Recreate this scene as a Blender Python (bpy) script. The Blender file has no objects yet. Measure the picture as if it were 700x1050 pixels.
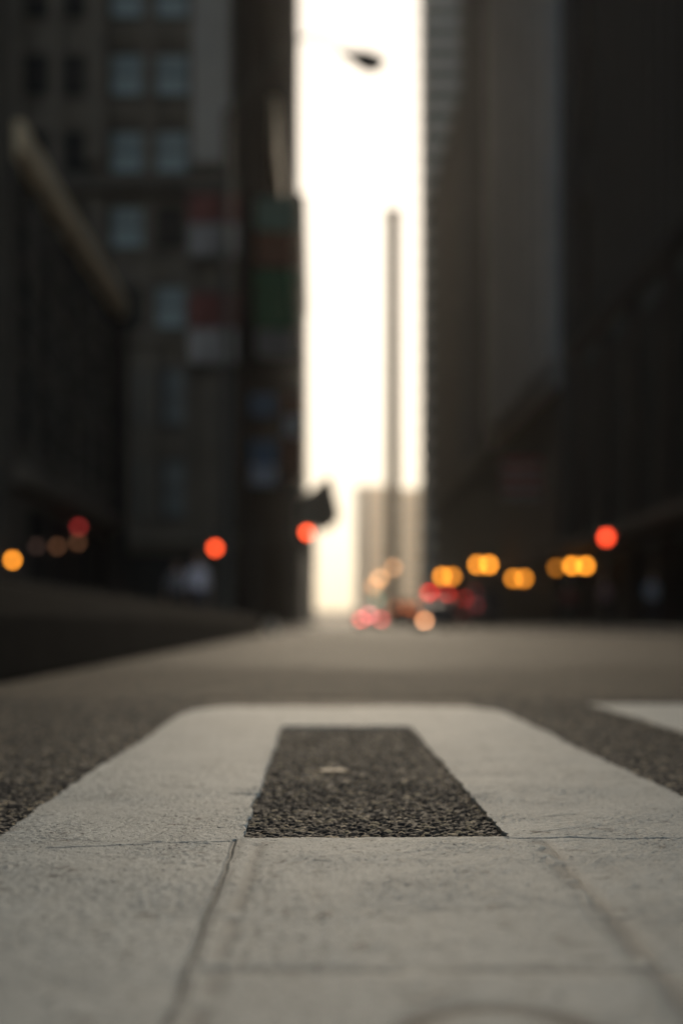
import bpy, bmesh, math, random
import numpy as np
from mathutils import Vector, Matrix
random.seed(7); rng = np.random.default_rng(7)
S = bpy.context.scene
COL = S.collection
F, VX, VY, H = 1458.3, 325.0, 640.0, 0.25      # lens in photo pixels, vanishing point, eye height
EXPO = 1.2
def PX(px, D): return (px - VX) / F * D
def PZ(py, D): return H + (VY - py) / F * D

# ------------------------------------------------------------------ materials
MATS = {}
def pbr(name, col, rough=0.7, metal=0.0, var=0.0, scale=1.0, bump=0.0, bscale=20, spec=0.5, stretch=None):
    if name in MATS: return MATS[name]
    m = bpy.data.materials.new(name); m.use_nodes = True
    nt = m.node_tree; b = nt.nodes['Principled BSDF']
    b.inputs['Base Color'].default_value = (*col, 1); b.inputs['Roughness'].default_value = rough
    b.inputs['Metallic'].default_value = metal; b.inputs['Specular IOR Level'].default_value = spec
    if var or bump:
        tc = nt.nodes.new('ShaderNodeTexCoord'); src = tc.outputs['Object']
        if stretch:
            mp = nt.nodes.new('ShaderNodeMapping'); mp.inputs['Scale'].default_value = stretch
            nt.links.new(src, mp.inputs['Vector']); src = mp.outputs['Vector']
    if var:
        n = nt.nodes.new('ShaderNodeTexNoise'); n.inputs['Scale'].default_value = scale
        n.inputs['Detail'].default_value = 6; n.inputs['Roughness'].default_value = 0.65
        nt.links.new(src, n.inputs['Vector'])
        r = nt.nodes.new('ShaderNodeValToRGB')
        r.color_ramp.elements[0].position = 0.3; r.color_ramp.elements[1].position = 0.7
        r.color_ramp.elements[0].color = (*[c * (1 - var) for c in col], 1)
        r.color_ramp.elements[1].color = (*[min(1, c * (1 + var)) for c in col], 1)
        nt.links.new(n.outputs['Fac'], r.inputs['Fac']); nt.links.new(r.outputs['Color'], b.inputs['Base Color'])
    if bump:
        n2 = nt.nodes.new('ShaderNodeTexNoise'); n2.inputs['Scale'].default_value = bscale; n2.inputs['Detail'].default_value = 5
        nt.links.new(src, n2.inputs['Vector'])
        bp = nt.nodes.new('ShaderNodeBump'); bp.inputs['Strength'].default_value = bump; bp.inputs['Distance'].default_value = 0.02
        nt.links.new(n2.outputs['Fac'], bp.inputs['Height']); nt.links.new(bp.outputs['Normal'], b.inputs['Normal'])
    MATS[name] = m
    return m
def glow(name, target, diam_px, disc=22.0):
    """a lamp lens; 'target' is the brightness its out-of-focus disc has in the picture"""
    if name in MATS: return MATS[name]
    m = bpy.data.materials.new(name); m.use_nodes = True
    b = m.node_tree.nodes['Principled BSDF']
    k = max(1.0, (disc / diam_px) ** 2) / 2 ** EXPO
    mx = max(target)
    b.inputs['Base Color'].default_value = (*[0.3 * t / mx for t in target], 1)
    b.inputs['Emission Color'].default_value = (*[t / mx for t in target], 1)
    b.inputs['Emission Strength'].default_value = mx * k
    MATS[name] = m
    return m

# ------------------------------------------------------------------ mesh helpers
class MB:
    def __init__(s): s.bm = bmesh.new()
    def box(s, x0, x1, y0, y1, z0, z1, M=None):
        c = [(x, y, z) for z in (z0, z1) for y in (y0, y1) for x in (x0, x1)]
        v = [s.bm.verts.new(M @ Vector(p) if M else p) for p in c]
        for f in ((0,2,3,1),(4,5,7,6),(0,1,5,4),(2,6,7,3),(0,4,6,2),(1,3,7,5)):
            s.bm.faces.new([v[i] for i in f])
        return s
    def tube(s, pts, rad, n=12, cap=True):
        pts = [Vector(p) for p in pts]
        if not hasattr(rad, '__len__'): rad = [rad] * len(pts)
        rings = []; up = Vector((0.13, 0.21, 0.97))
        for i, p in enumerate(pts):
            t = (pts[min(i+1, len(pts)-1)] - pts[max(i-1, 0)]).normalized()
            u = up if abs(t.dot(up)) < 0.93 else Vector((1, 0, 0))
            a = t.cross(u).normalized(); b = t.cross(a).normalized()
            rings.append([s.bm.verts.new(p + (a*math.cos(2*math.pi*k/n) + b*math.sin(2*math.pi*k/n)) * rad[i]) for k in range(n)])
        for r0, r1 in zip(rings, rings[1:]):
            for k in range(n): s.bm.faces.new((r0[k], r0[(k+1) % n], r1[(k+1) % n], r1[k]))
        if cap: s.bm.faces.new(rings[0][::-1]); s.bm.faces.new(rings[-1])
        return s
    def ell(s, c, r, n=16, m=10, fn=None):
        c = Vector(c); rows = []
        for j in range(m + 1):
            th = math.pi * j / m; row = []
            for k in range(n):
                ph = 2*math.pi*k/n
                d = Vector((math.sin(th)*math.cos(ph), math.sin(th)*math.sin(ph), math.cos(th)))
                if fn: d = fn(d)
                row.append(d)
            rows.append(row)
        V = []
        for j, row in enumerate(rows):
            if j in (0, m): V.append([s.bm.verts.new(c + Vector((row[0].x*r[0], row[0].y*r[1], row[0].z*r[2])))])
            else: V.append([s.bm.verts.new(c + Vector((d.x*r[0], d.y*r[1], d.z*r[2]))) for d in row])
        for j in range(m):
            for k in range(n):
                k2 = (k+1) % n
                if j == 0: s.bm.faces.new((V[0][0], V[1][k], V[1][k2]))
                elif j == m-1: s.bm.faces.new((V[j][k], V[m][0], V[j][k2]))
                else: s.bm.faces.new((V[j][k], V[j+1][k], V[j+1][k2], V[j][k2]))
        return s
    def prism(s, poly, axis, a0, a1):
        """outline poly extruded along axis"""
        def P(p, a):
            return {'x': (a, p[0], p[1]), 'y': (p[0], a, p[1]), 'z': (p[0], p[1], a)}[axis]
        A = [s.bm.verts.new(P(p, a0)) for p in poly]; B = [s.bm.verts.new(P(p, a1)) for p in poly]
        n = len(poly)
        for i in range(n): s.bm.faces.new((A[i], A[(i+1) % n], B[(i+1) % n], B[i]))
        s.bm.faces.new(A[::-1]); s.bm.faces.new(B)
        return s
    def build(s, name, mat, parent=None, bevel=0, smooth=False, loc=None):
        bmesh.ops.recalc_face_normals(s.bm, faces=s.bm.faces)
        me = bpy.data.meshes.new(name); s.bm.to_mesh(me); s.bm.free()
        me.materials.append(mat)
        if smooth:
            me.polygons.foreach_set('use_smooth', [True] * len(me.polygons))
        o = bpy.data.objects.new(name, me); COL.objects.link(o)
        if parent: o.parent = parent
        if loc: o.location = loc
        if bevel:
            bv = o.modifiers.new('edge', 'BEVEL'); bv.width = bevel; bv.segments = 2; bv.limit_method = 'ANGLE'
        return o
def tag(o, label=None, cat=None, group=None, kind=None):
    if label: o['label'] = label
    if cat: o['category'] = cat
    if group: o['group'] = group
    if kind: o['kind'] = kind
    return o
def empty(name, loc, label, cat, group=None, rz=0):
    o = bpy.data.objects.new(name, None); COL.objects.link(o)
    o.location = loc; o.rotation_euler.z = rz; o.empty_display_size = 0.3
    return tag(o, label, cat, group)
def copy_tree(o, parent=None):
    c = o.copy(); COL.objects.link(c)
    if parent: c.parent = parent
    for ch in list(o.children): copy_tree(ch, c)
    return c
def dup_part(o, parent, loc):
    c = o.copy(); COL.objects.link(c); c.parent = parent; c.location = loc
    for ch in o.children:
        d = ch.copy(); COL.objects.link(d); d.parent = c
    return c

# ------------------------------------------------------------------ value noise on grids (for real relief)
def vnoise(x, y, s, seed=0):
    r = np.random.default_rng(seed); T = r.random((256, 256))
    x = x / s; y = y / s
    xi = np.floor(x).astype(int); yi = np.floor(y).astype(int)
    fx = x - xi; fy = y - yi
    fx = fx*fx*(3-2*fx); fy = fy*fy*(3-2*fy)
    g = lambda a, b: T[a % 256, b % 256]
    return (g(xi, yi)*(1-fx) + g(xi+1, yi)*fx)*(1-fy) + (g(xi, yi+1)*(1-fx) + g(xi+1, yi+1)*fx)*fy
def stones(x, y, cell, seed):
    """jittered pebbles: relief 0..1 and a random number for each pebble"""
    r = np.random.default_rng(seed); N = 512
    JX, JY, R, Hh, ID = (r.random((N, N)) for _ in range(5))
    xi = np.floor(x/cell).astype(int); yi = np.floor(y/cell).astype(int)
    best = np.zeros_like(x); idb = np.zeros_like(x)
    for dx in (-1, 0, 1):
        for dy in (-1, 0, 1):
            a = (xi+dx) % N; b = (yi+dy) % N
            cx = (xi+dx+JX[a, b])*cell; cy = (yi+dy+JY[a, b])*cell
            rad = cell*(0.32 + 0.42*R[a, b])
            an = ID[a, b]*6.28; ca, sa = np.cos(an), np.sin(an)
            ux = (x-cx)*ca + (y-cy)*sa; uy = -(x-cx)*sa + (y-cy)*ca
            d = np.maximum(np.abs(ux)*0.85 + np.abs(uy)*0.45, np.abs(uy)*1.25) / rad
            h = np.clip(1 - d**3, 0, 1)**0.6 * (0.45 + 0.55*Hh[a, b])
            w = h > best
            best = np.where(w, h, best); idb = np.where(w, ID[a, b], idb)
    return best, idb
def grid_mesh(name, X, Y, Z, mat, keep=None, attrs=None):
    ny, nx = X.shape
    co = np.stack([X, Y, Z], -1).reshape(-1, 3).astype(np.float32)
    idx = np.arange(nx*ny).reshape(ny, nx)
    q = np.stack([idx[:-1, :-1], idx[:-1, 1:], idx[1:, 1:], idx[1:, :-1]], -1)
    if keep is not None: q = q[keep]
    q = q.reshape(-1, 4)
    used = np.unique(q); remap = np.full(nx*ny, -1); remap[used] = np.arange(len(used))
    q = remap[q]; co = co[used]
    me = bpy.data.meshes.new(name)
    me.vertices.add(len(co)); me.vertices.foreach_set('co', co.ravel())
    me.loops.add(q.size); me.loops.foreach_set('vertex_index', q.ravel().astype(np.int32))
    me.polygons.add(len(q)); me.polygons.foreach_set('loop_start', (np.arange(len(q))*4).astype(np.int32))
    me.update(calc_edges=True)
    me.polygons.foreach_set('use_smooth', np.ones(len(q), bool))
    for k, v in (attrs or {}).items():
        at = me.attributes.new(k, 'FLOAT', 'POINT'); at.data.foreach_set('value', v.reshape(-1)[used].astype(np.float32))
    me.materials.append(mat); me.validate()
    o = bpy.data.objects.new(name, me); COL.objects.link(o)
    return o

# ================================================================== ROAD
RRA, RSP = .63, .10
def asphalt_mat(name, use_attr):
    m = bpy.data.materials.new(name); m.use_nodes = True
    nt = m.node_tree; N = nt.nodes.new; L = nt.links.new; b = nt.nodes['Principled BSDF']
    tc = N('ShaderNodeTexCoord')
    ramp = N('ShaderNodeValToRGB'); cr = ramp.color_ramp; cr.interpolation = 'LINEAR'
    pts = [(0, (.016,.0165,.0168)), (.35, (.024,.0245,.0245)), (.58, (.045,.0435,.040)), (.74, (.092,.083,.068)), (.86, (.34,.27,.17)), (1, (.78,.60,.37))]  # bright stops: tan stones, with warm glints painted into their colour
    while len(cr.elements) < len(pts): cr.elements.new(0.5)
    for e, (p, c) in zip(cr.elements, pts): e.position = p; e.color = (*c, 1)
    big = N('ShaderNodeTexNoise'); big.inputs['Scale'].default_value = 0.55; big.inputs['Detail'].default_value = 5
    L(tc.outputs['Object'], big.inputs['Vector'])
    if use_attr:
        a = N('ShaderNodeAttribute'); a.attribute_name = 'stone'
        L(a.outputs['Fac'], ramp.inputs['Fac'])
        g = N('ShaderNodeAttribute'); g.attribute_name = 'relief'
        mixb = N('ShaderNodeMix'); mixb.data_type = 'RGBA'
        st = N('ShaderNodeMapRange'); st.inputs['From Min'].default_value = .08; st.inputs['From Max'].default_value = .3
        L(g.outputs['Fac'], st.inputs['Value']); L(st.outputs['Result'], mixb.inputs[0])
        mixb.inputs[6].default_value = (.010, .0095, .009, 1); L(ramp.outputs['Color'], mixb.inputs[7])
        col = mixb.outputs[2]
        fine = N('ShaderNodeTexNoise'); fine.inputs['Scale'].default_value = 700; fine.inputs['Detail'].default_value = 3
        L(tc.outputs['Object'], fine.inputs['Vector'])
        bp = N('ShaderNodeBump'); bp.inputs['Strength'].default_value = .35; bp.inputs['Distance'].default_value = .001
        L(fine.outputs['Fac'], bp.inputs['Height']); L(bp.outputs['Normal'], b.inputs['Normal'])
        b.inputs['Roughness'].default_value = .68; b.inputs['Specular IOR Level'].default_value = .12
    else:
        v = N('ShaderNodeTexVoronoi'); v.inputs['Scale'].default_value = 130
        L(tc.outputs['Object'], v.inputs['Vector'])
        sep = N('ShaderNodeSeparateColor'); L(v.outputs['Color'], sep.inputs['Color'])
        L(sep.outputs['Red'], ramp.inputs['Fac']); col = ramp.outputs['Color']
        bp = N('ShaderNodeBump'); bp.inputs['Strength'].default_value = .8; bp.inputs['Distance'].default_value = .008
        L(v.outputs['Distance'], bp.inputs['Height']); bp.invert = True
        L(bp.outputs['Normal'], b.inputs['Normal'])
        for e in cr.elements: e.color = (*[c*.62 for c in e.color[:3]], 1)
        rr = N('ShaderNodeMapRange'); rr.inputs['To Min'].default_value = RRA; rr.inputs['To Max'].default_value = RRA + .12; b.inputs['Specular IOR Level'].default_value = RSP
        L(big.outputs['Fac'], rr.inputs['Value']); L(rr.outputs['Result'], b.inputs['Roughness'])
    mx = N('ShaderNodeMix'); mx.data_type = 'RGBA'; mx.blend_type = 'MULTIPLY'; mx.inputs[0].default_value = 1
    sc = N('ShaderNodeMapRange'); sc.inputs['From Min'].default_value = .3; sc.inputs['From Max'].default_value = .7
    sc.inputs['To Min'].default_value = .72; sc.inputs['To Max'].default_value = 1.15
    L(big.outputs['Fac'], sc.inputs['Value'])
    L(col, mx.inputs[6]); L(sc.outputs['Result'], mx.inputs[7]); L(mx.outputs[2], b.inputs['Base Color'])
    return m
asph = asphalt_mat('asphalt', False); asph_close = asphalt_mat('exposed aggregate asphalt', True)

MB().box(-1500, 1500, -400, 4000, -0.6, -0.16).build('ground', pbr('earth', (.06,.057,.05), .9, var=.3, scale=.05))['kind'] = 'structure'
bm = bmesh.new()
ys = [-80, -5, 0, 2, 5, 10, 30, 80, 300, 2600]
for y0, y1 in zip(ys, ys[1:]):
    vs = [bm.verts.new(p) for p in ((-30, y0, 0), (60, y0, 0), (60, y1, 0), (-30, y1, 0))]; bm.faces.new(vs)
bmesh.ops.remove_doubles(bm, verts=bm.verts, dist=1e-4)
me = bpy.data.meshes.new('road'); bm.to_mesh(me); bm.free(); me.materials.append(asph)
ro = bpy.data.objects.new('road', me); COL.objects.link(ro); ro['kind'] = 'structure'

# letter outline (metres): outer, counter, crossbar
LX0, LX1 = -.381, .535; WX0, WX1 = -.088, .2265; WY0, WY1 = 1.672, 3.50
CB0, LY0, LY1 = .70, .30, 4.33
# real pebbly asphalt around and inside the letter
def lines(*segs):
    out = []
    for a, b, st in segs: out += list(np.arange(a, b, st))
    return np.array(out + [segs[-1][1]])
xs = lines((-1.30, -.40, .0042), (-.40, -.36, .0035), (-.115, .255, .00165), (.515, .56, .0035), (.56, 1.9, .0045))
ysl = lines((1.20, 1.62, .0045), (1.62, 2.3, .0019), (2.3, 5.2, .0026))
X, Y = np.meshgrid(xs, ysl)
h1, id1 = stones(X, Y, .0088, 3); h2, id2 = stones(X + .37, Y + .11, .0052, 5)
big_ = h1 > h2*.62
rel = np.maximum(h1, h2*.62); sid = np.where(big_, id1, id2*.9)
edge = np.minimum.reduce([X + 1.30, 1.9 - X, Y - 1.20, 5.2 - Y]); fade = np.clip(edge/.25, 0, 1)
und = (vnoise(X, Y, .06, 11) - .5)*.0016 + (vnoise(X, Y, .3, 12) - .5)*.002
Z = .0012 + (.0052*rel + und)*fade - (1-fade)*.003
cx = (X[:-1, :-1] + X[1:, 1:])/2; cy = (Y[:-1, :-1] + Y[1:, 1:])/2
keep = ~(((cx > -.36) & (cx < -.112)) | ((cx > .252) & (cx < .515)))
keep &= ~((cx > -.2) & (cx < .3) & ((cy < 1.62) | (cy > 3.56)))
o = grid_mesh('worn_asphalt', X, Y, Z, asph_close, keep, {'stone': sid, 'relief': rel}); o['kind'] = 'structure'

# thermoplastic letter -------------------------------------------------------
def paint_mat():
    m = bpy.data.materials.new('worn white thermoplastic'); m.use_nodes = True
    nt = m.node_tree; N = nt.nodes.new; L = nt.links.new; b = nt.nodes['Principled BSDF']
    tc = N('ShaderNodeTexCoord')
    def noise(s, d=4, r=.6):
        n = N('ShaderNodeTexNoise'); n.inputs['Scale'].default_value = s; n.inputs['Detail'].default_value = d; n.inputs['Roughness'].default_value = r
        L(tc.outputs['Object'], n.inputs['Vector']); return n.outputs['Fac']
    def rng_(v, a, b_, c, d):
        n = N('ShaderNodeMapRange'); n.inputs['From Min'].default_value = a; n.inputs['From Max'].default_value = b_
        n.inputs['To Min'].default_value = c; n.inputs['To Max'].default_value = d; L(v, n.inputs['Value']); return n.outputs['Result']
    def mul(a, c):
        n = N('ShaderNodeMath'); n.operation = 'MULTIPLY'
        L(a, n.inputs[0])
        if isinstance(c, float): n.inputs[1].default_value = c
        else: L(c, n.inputs[1])
        return n.outputs[0]
    grain = noise(300, 4, .75); blot = noise(9, 6, .7); broad = noise(1.6, 4); pit = noise(130, 2, .5)
    f = mul(rng_(grain, .32, .62, .62, 1.12), rng_(blot, .3, .7, .86, 1.08))
    f = mul(f, rng_(broad, .3, .7, .88, 1.06))
    f = mul(f, rng_(pit, .27, .36, .42, 1.0))
    dirt = N('ShaderNodeAttribute'); dirt.attribute_name = 'dirt'
    f = mul(f, rng_(dirt.outputs['Fac'], 0, 1, 1, .16))
    mx = N('ShaderNodeMix'); mx.data_type = 'RGBA'; mx.blend_type = 'MULTIPLY'; mx.inputs[0].default_value = 1
    mx.inputs[6].default_value = (.505, .518, .468, 1); L(f, mx.inputs[7]); L(mx.outputs[2], b.inputs['Base Color'])
    b.inputs['Roughness'].default_value = .68; b.inputs['Specular IOR Level'].default_value = .3
    hsum = N('ShaderNodeMath'); hsum.operation = 'ADD'; L(grain, hsum.inputs[0]); L(mul(rng_(pit, .27, .4, 0, 1), 1.4), hsum.inputs[1])
    bp = N('ShaderNodeBump'); bp.inputs['Strength'].default_value = .8; bp.inputs['Distance'].default_value = .0011
    L(hsum.outputs[0], bp.inputs['Height']); L(bp.outputs['Normal'], b.inputs['Normal'])
    return m
paint = paint_mat()
def line_dist(X, Y, p, q):
    p = np.array(p); q = np.array(q); d = q - p; L2 = (d**2).sum()
    t = np.clip(((X-p[0])*d[0] + (Y-p[1])*d[1])/L2, 0, 1)
    return np.hypot(X - p[0] - t*d[0], Y - p[1] - t*d[1]), t
def letter():
    xs = np.unique(np.round(np.concatenate([np.arange(LX0, WX0, .0024), np.arange(-.103, -.088, .0009), np.arange(.2285, .266, .0011), np.linspace(WX0, WX1, 150), np.arange(WX1, LX1, .0024), [LX1]]), 5))
    ysl = np.unique(np.round(np.concatenate([np.arange(LY0, CB0, .012), np.arange(CB0, 1.2, .0035), np.arange(1.2, WY0, .0022), np.arange(WY0, 2.2, .0028), np.arange(2.2, WY1, .006), np.arange(WY1, LY1, .01), [LY1]]), 5))
    X, Y = np.meshgrid(xs, ysl)
    # rounded far corners: pull the outer edge inwards near the far end
    tt = np.clip((Y - (LY1 - .34))/.34, 0, 1); pull = .095*tt**2.2
    mid = (WX0 + WX1)/2
    wl = np.clip((WX0 - X)/(WX0 - LX0), 0, 1); wr = np.clip((X - WX1)/(LX1 - WX1), 0, 1)
    jig = lambda s: (vnoise(Y, Y*0, .03, s) - .5)*.008 + (vnoise(Y, Y*0, .22, s+9) - .5)*.012 + (vnoise(Y, Y*0, .008, s+5) - .5)*.004
    ins = lambda s: (vnoise(Y, Y*0, .02, s) - .5)*.006 + (vnoise(Y, Y*0, .007, s+1) - .5)*.004 + (vnoise(Y, Y*0, .25, s+3) - .5)*.006
    inw = np.clip(1 - np.abs(X - WX0)/.08, 0, 1)*ins(31) + np.clip(1 - np.abs(X - WX1)/.08, 0, 1)*ins(41)
    inw = inw*np.clip((Y - WY0 + .006)/.012, 0, 1)
    iny = np.clip(1 - np.abs(Y - WY0)/.05, 0, 1)*((vnoise(X, X*0, .03, 51) - .5)*.006 + (vnoise(X, X*0, .12, 52) - .5)*.008) + np.clip(1 - np.abs(Y - LY1)/.3, 0, 1)*(vnoise(X, X*0, .05, 53) - .5)*.03
    Xp = X + wl*(pull + jig(21)) - wr*(pull*.9 + jig(23)) + inw
    Yp = Y + iny
    dirt = np.zeros_like(X); dep = np.zeros_like(X)
    def groove(p, q, w, depth, d, wob=.004, seed=1, soft=2.0, broken=0.0):
        nonlocal dirt, dep
        wx = (vnoise(X*1.0, Y, .05, seed) - .5)*wob*2
        dd, t = line_dist(X + wx, Y + wx*.7, p, q)
        k = np.exp(-(dd/w)**soft)
        if broken: k = k*np.clip((vnoise(X, Y, .035, seed+70) - broken)*6, 0, 1)
        dirt = np.maximum(dirt, k*d); dep = np.maximum(dep, k*depth)
    groove((-.0955, 1.66), (-.0955, .60), .0030, .0026, .72, .0016, 1, 2.0, broken=.10); groove((-.0915, 1.66), (-.0915, .60), .0065, .0006, .46, .0030, 301, 2.0, broken=.2)
    groove((-.066, 1.62), (-.078, .62), .0085, .0012, .50, .004, 2, broken=.15)
    groove((-.045, 1.62), (-.055, 1.0), .0035, .0004, .34, .004, 22, broken=.3)
    groove((.258, 1.64), (.234, .60), .0125, .0018, .62, .0030, 3, 2.2, broken=.10); groove((.262, 1.64), (.238, .60), .0024, .0022, .50, .0018, 303, 2.4, broken=.22)
    groove((.243, 1.52), (.226, .75), .0045, .0008, .3, .004, 33, broken=.25)
    groove((.228, 1.668), (.54, 1.655), .0026, .002, .85, .010, 4, broken=.12)
    groove((.255, 1.70), (.36, 1.78), .0024, .001, .5, .010, 44, broken=.3)
    groove((-.30, 1.60), (-.095, 1.655), .0024, .0016, .7, .012, 5, broken=.22)
    groove((-.37, 1.66), (-.12, 1.625), .002, .001, .5, .012, 55, broken=.3)
    groove((-.07, 1.245), (.225, 1.255), .0065, .0006, .30, .006, 6, broken=.2)
    groove((-.08, 1.03), (.24, 1.032), .0090, .0014, .66, .004, 7, broken=.05)
    groove((-.3, .985), (-.09, .985), .006, .0005, .18, .006, 77, broken=.3)
    groove((.24, 1.19), (.5, 1.16), .005, .0004, .2, .008, 78, broken=.3)
    for i, (x0, y0) in enumerate(((-.30, 1.63), (-.265, 1.70), (-.205, 1.66), (-.345, 1.72))):
        groove((x0, y0), (x0+.022, y0+.13), .0022, -.0007, .0, .002, 60+i)
        groove((x0+.006, y0), (x0+.028, y0+.13), .0020, .0006, .28, .002, 64+i)
    groove((-.125, 2.10), (-.088, 2.085), .006, .002, .8, .006, 80)
    groove((.30, 1.86), (.34, 1.88), .004, .001, .5, .006, 81)
    r = np.hypot(X - .112, Y - .872); k = np.exp(-((r - .054)/.0135)**2); dirt = np.maximum(dirt, k*1.0*np.clip(.85 + vnoise(X, Y, .02, 90)*.8, 0, 1)); dep = np.maximum(dep, k*.0012)
    # scuffs and oily spots
    sp = vnoise(X, Y, .021, 91)*vnoise(X, Y, .05, 92); dirt = np.maximum(dirt, np.clip((sp - .55)*2.2, 0, .55))
    sp = vnoise(X, Y, .009, 95)*vnoise(X, Y, .03, 96); dirt = np.maximum(dirt, np.clip((sp - .60)*5, 0, .85))
    st = vnoise(X*3, Y*.25, .06, 93); dirt = np.maximum(dirt, np.clip((st - .72)*.8, 0, .25))
    de = np.minimum.reduce([np.abs(X - LX0), np.abs(X - LX1)]); dirt = np.maximum(dirt, np.clip(.45 - de/.018, 0, .4)*vnoise(X, Y, .02, 94)*1.6)
    sh, sid = stones(X, Y, .0062, 201); sh2, _ = stones(X + .2, Y + .4, .0034, 203)
    worn = np.clip(vnoise(X, Y, .08, 205)*1.2 + vnoise(X, Y, .02, 206)*.6 - .35, .25, 1)
    rlf = np.maximum(sh, sh2*.55)
    dirt = np.maximum(dirt, np.clip((.20 - rlf)/.20, 0, 1)*.60*worn)
    dirt = np.maximum(dirt, np.clip((sid - .985)*200, 0, 1)*np.clip(sh*2, 0, 1)*.55*worn)
    rlf = rlf*(1 - np.clip(dep/.002, 0, .85)); Z = .0085 + .0017*rlf*worn - dep + (vnoise(X, Y, .012, 97) - .5)*.0007 + (vnoise(X, Y, .09, 98) - .5)*.0018 + (vnoise(X, Y, .005, 99) - .5)*.0003
    cx = (X[:-1, :-1] + X[1:, 1:])/2; cy = (Y[:-1, :-1] + Y[1:, 1:])/2
    keep = ~((cx > WX0) & (cx < WX1) & (((cy > WY0) & (cy < WY1)) | (cy < CB0)))
    o = grid_mesh('road_marking', Xp, Yp, Z, paint, keep, {'dirt': dirt})
    # edges down into the asphalt
    bm = bmesh.new(); bm.from_mesh(o.data)
    be = [e for e in bm.edges if e.is_boundary]
    r = bmesh.ops.extrude_edge_only(bm, edges=be)
    for v in r['geom']:
        if isinstance(v, bmesh.types.BMVert): v.co.z = 0.0005
    bmesh.ops.recalc_face_normals(bm, faces=bm.faces)
    bm.to_mesh(o.data); bm.free()
    return o
lt = letter()
tag(lt, 'big white painted letter with a dark rectangular opening, cracked and scuffed, in the centre lane', 'road marking', 'white letters painted on the road')
# next letter's stroke on the right
xs = np.linspace(.846, 1.15, 60); ysl = np.arange(.9, 4.46, .012); X, Y = np.meshgrid(xs, ysl)
e = np.clip(np.abs(X - 1.0)/.15, 0, 1)*np.sign(X-1.0)
Xp = X + e*((vnoise(Y, Y*0, .04, 120) - .5)*.008 + (vnoise(Y, Y*0, .2, 121) - .5)*.008)
dirt = np.clip((vnoise(X, Y, .02, 122)*vnoise(X, Y, .06, 123) - .6)*2, 0, .5)
o = grid_mesh('road_marking', Xp, Y, .0098 + (vnoise(X, Y, .03, 124) - .5)*.001, paint, None, {'dirt': dirt})
bm = bmesh.new(); bm.from_mesh(o.data)
r = bmesh.ops.extrude_edge_only(bm, edges=[e for e in bm.edges if e.is_boundary])
for v in r['geom']:
    if isinstance(v, bmesh.types.BMVert): v.co.z = .0005
bmesh.ops.recalc_face_normals(bm, faces=bm.faces); bm.to_mesh(o.data); bm.free()
tag(o, 'straight white painted stroke on the asphalt, right of the letter with the dark opening', 'road marking', 'white letters painted on the road')
# pale scrap lying in the dark opening
bm = MB(); pl = []
for k in range(14):
    a = 2*math.pi*k/14; rr = random.uniform(.55, 1.15)
    pl.append((.026 + .034*math.cos(a)*rr, 2.45 + .036*math.sin(a)*rr))
bm.prism(pl, 'z', .0068, .0082)
o = bm.build('scrap', pbr('tan scrap', (.40,.30,.18), .7, var=.25, scale=60), bevel=.0005)
tag(o, 'small flat pale tan scrap lying on the dark asphalt inside the letter', 'scrap')

bm = bmesh.new(); n = 160; up = []; lo = []
for k in range(n + 1):
    x = -1.34 + 10.9*k/n
    lo.append(bm.verts.new((x, 4.88 + .03*math.sin(k*.7) + random.uniform(-.015, .015), .004)))
    up.append(bm.verts.new((x, 8.4 + .35*math.sin(k*.16) + .12*math.sin(k*.45) + random.uniform(-.03, .03) + .03*x, .004)))
for k in range(n): bm.faces.new((lo[k], lo[k+1], up[k+1], up[k]))
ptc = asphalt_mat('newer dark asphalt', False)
for nd in ptc.node_tree.nodes:
    if nd.type == 'VALTORGB':
        for e in nd.color_ramp.elements: e.color = (*[c*1.0 for c in e.color[:3]], 1)
    if nd.type == 'MAP_RANGE' and abs(nd.inputs['To Min'].default_value - RRA) < 1e-4:
        nd.inputs['To Min'].default_value = .70; nd.inputs['To Max'].default_value = .82
me = bpy.data.meshes.new('asphalt_patch'); bm.to_mesh(me); bm.free(); me.materials.append(ptc)
o = bpy.data.objects.new('asphalt_patch', me); COL.objects.link(o); o['kind'] = 'structure'
# pavements ------------------------------------------------------------------
pave = pbr('pavement concrete', (.16,.15,.135), .8, var=.25, scale=1.2, bump=.3, bscale=40)
def pavement(x0, x1, y0, y1, kerb_side):
    b = MB(); b.box(x0, x1, y0, y1, -.1, .13)
    b.build('pavement', pave, bevel=.02)['kind'] = 'structure'
    k = MB()
    if kerb_side > 0: k.box(x1 + .002, x1 + .17, y0, y1, -.1, .126)
    else: k.box(x0 - .17, x0 - .002, y0, y1, -.1, .126)
    k.build('kerb', pbr('kerb stone', (.2,.19,.17), .75, var=.2, scale=3), bevel=.02)['kind'] = 'structure'
pavement(-30, -1.95, -80, 64, 1); pavement(-30, -.9, 74, 600, 1)
pavement(9.7, 40, -80, 118, -1); pavement(9.7, 40, 126, 600, -1)

# ================================================================== LOW WALL on the left
b = MB()
prof = [(-1.64, 0), (-1.355, 0), (-1.36, .30), (-1.40, .455), (-1.60, .455), (-1.635, .30)]
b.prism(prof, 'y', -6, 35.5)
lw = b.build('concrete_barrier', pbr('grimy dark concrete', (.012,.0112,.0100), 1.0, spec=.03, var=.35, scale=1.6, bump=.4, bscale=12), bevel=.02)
MB().box(-1.595, -1.405, -5.98, 35.48, .458, .475).build('top_highlight', pbr('painted top highlight', (.034,.032,.029), .95, spec=.05, var=.3, scale=3), lw, bevel=.005)  # lighter cap strip, top-edge highlight put into its colour
tag(lw, 'long low dark concrete barrier along the left edge of the road', 'barrier')
b = MB(); b.box(-1.36, -1.08, 38.2, 38.6, 0, .34); b.box(-1.30, -1.14, 38.25, 38.55, .34, .42)
o = b.build('concrete_block', pbr('pale concrete', (.36,.33,.28), .8, var=.2, scale=8), bevel=.03)
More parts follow.
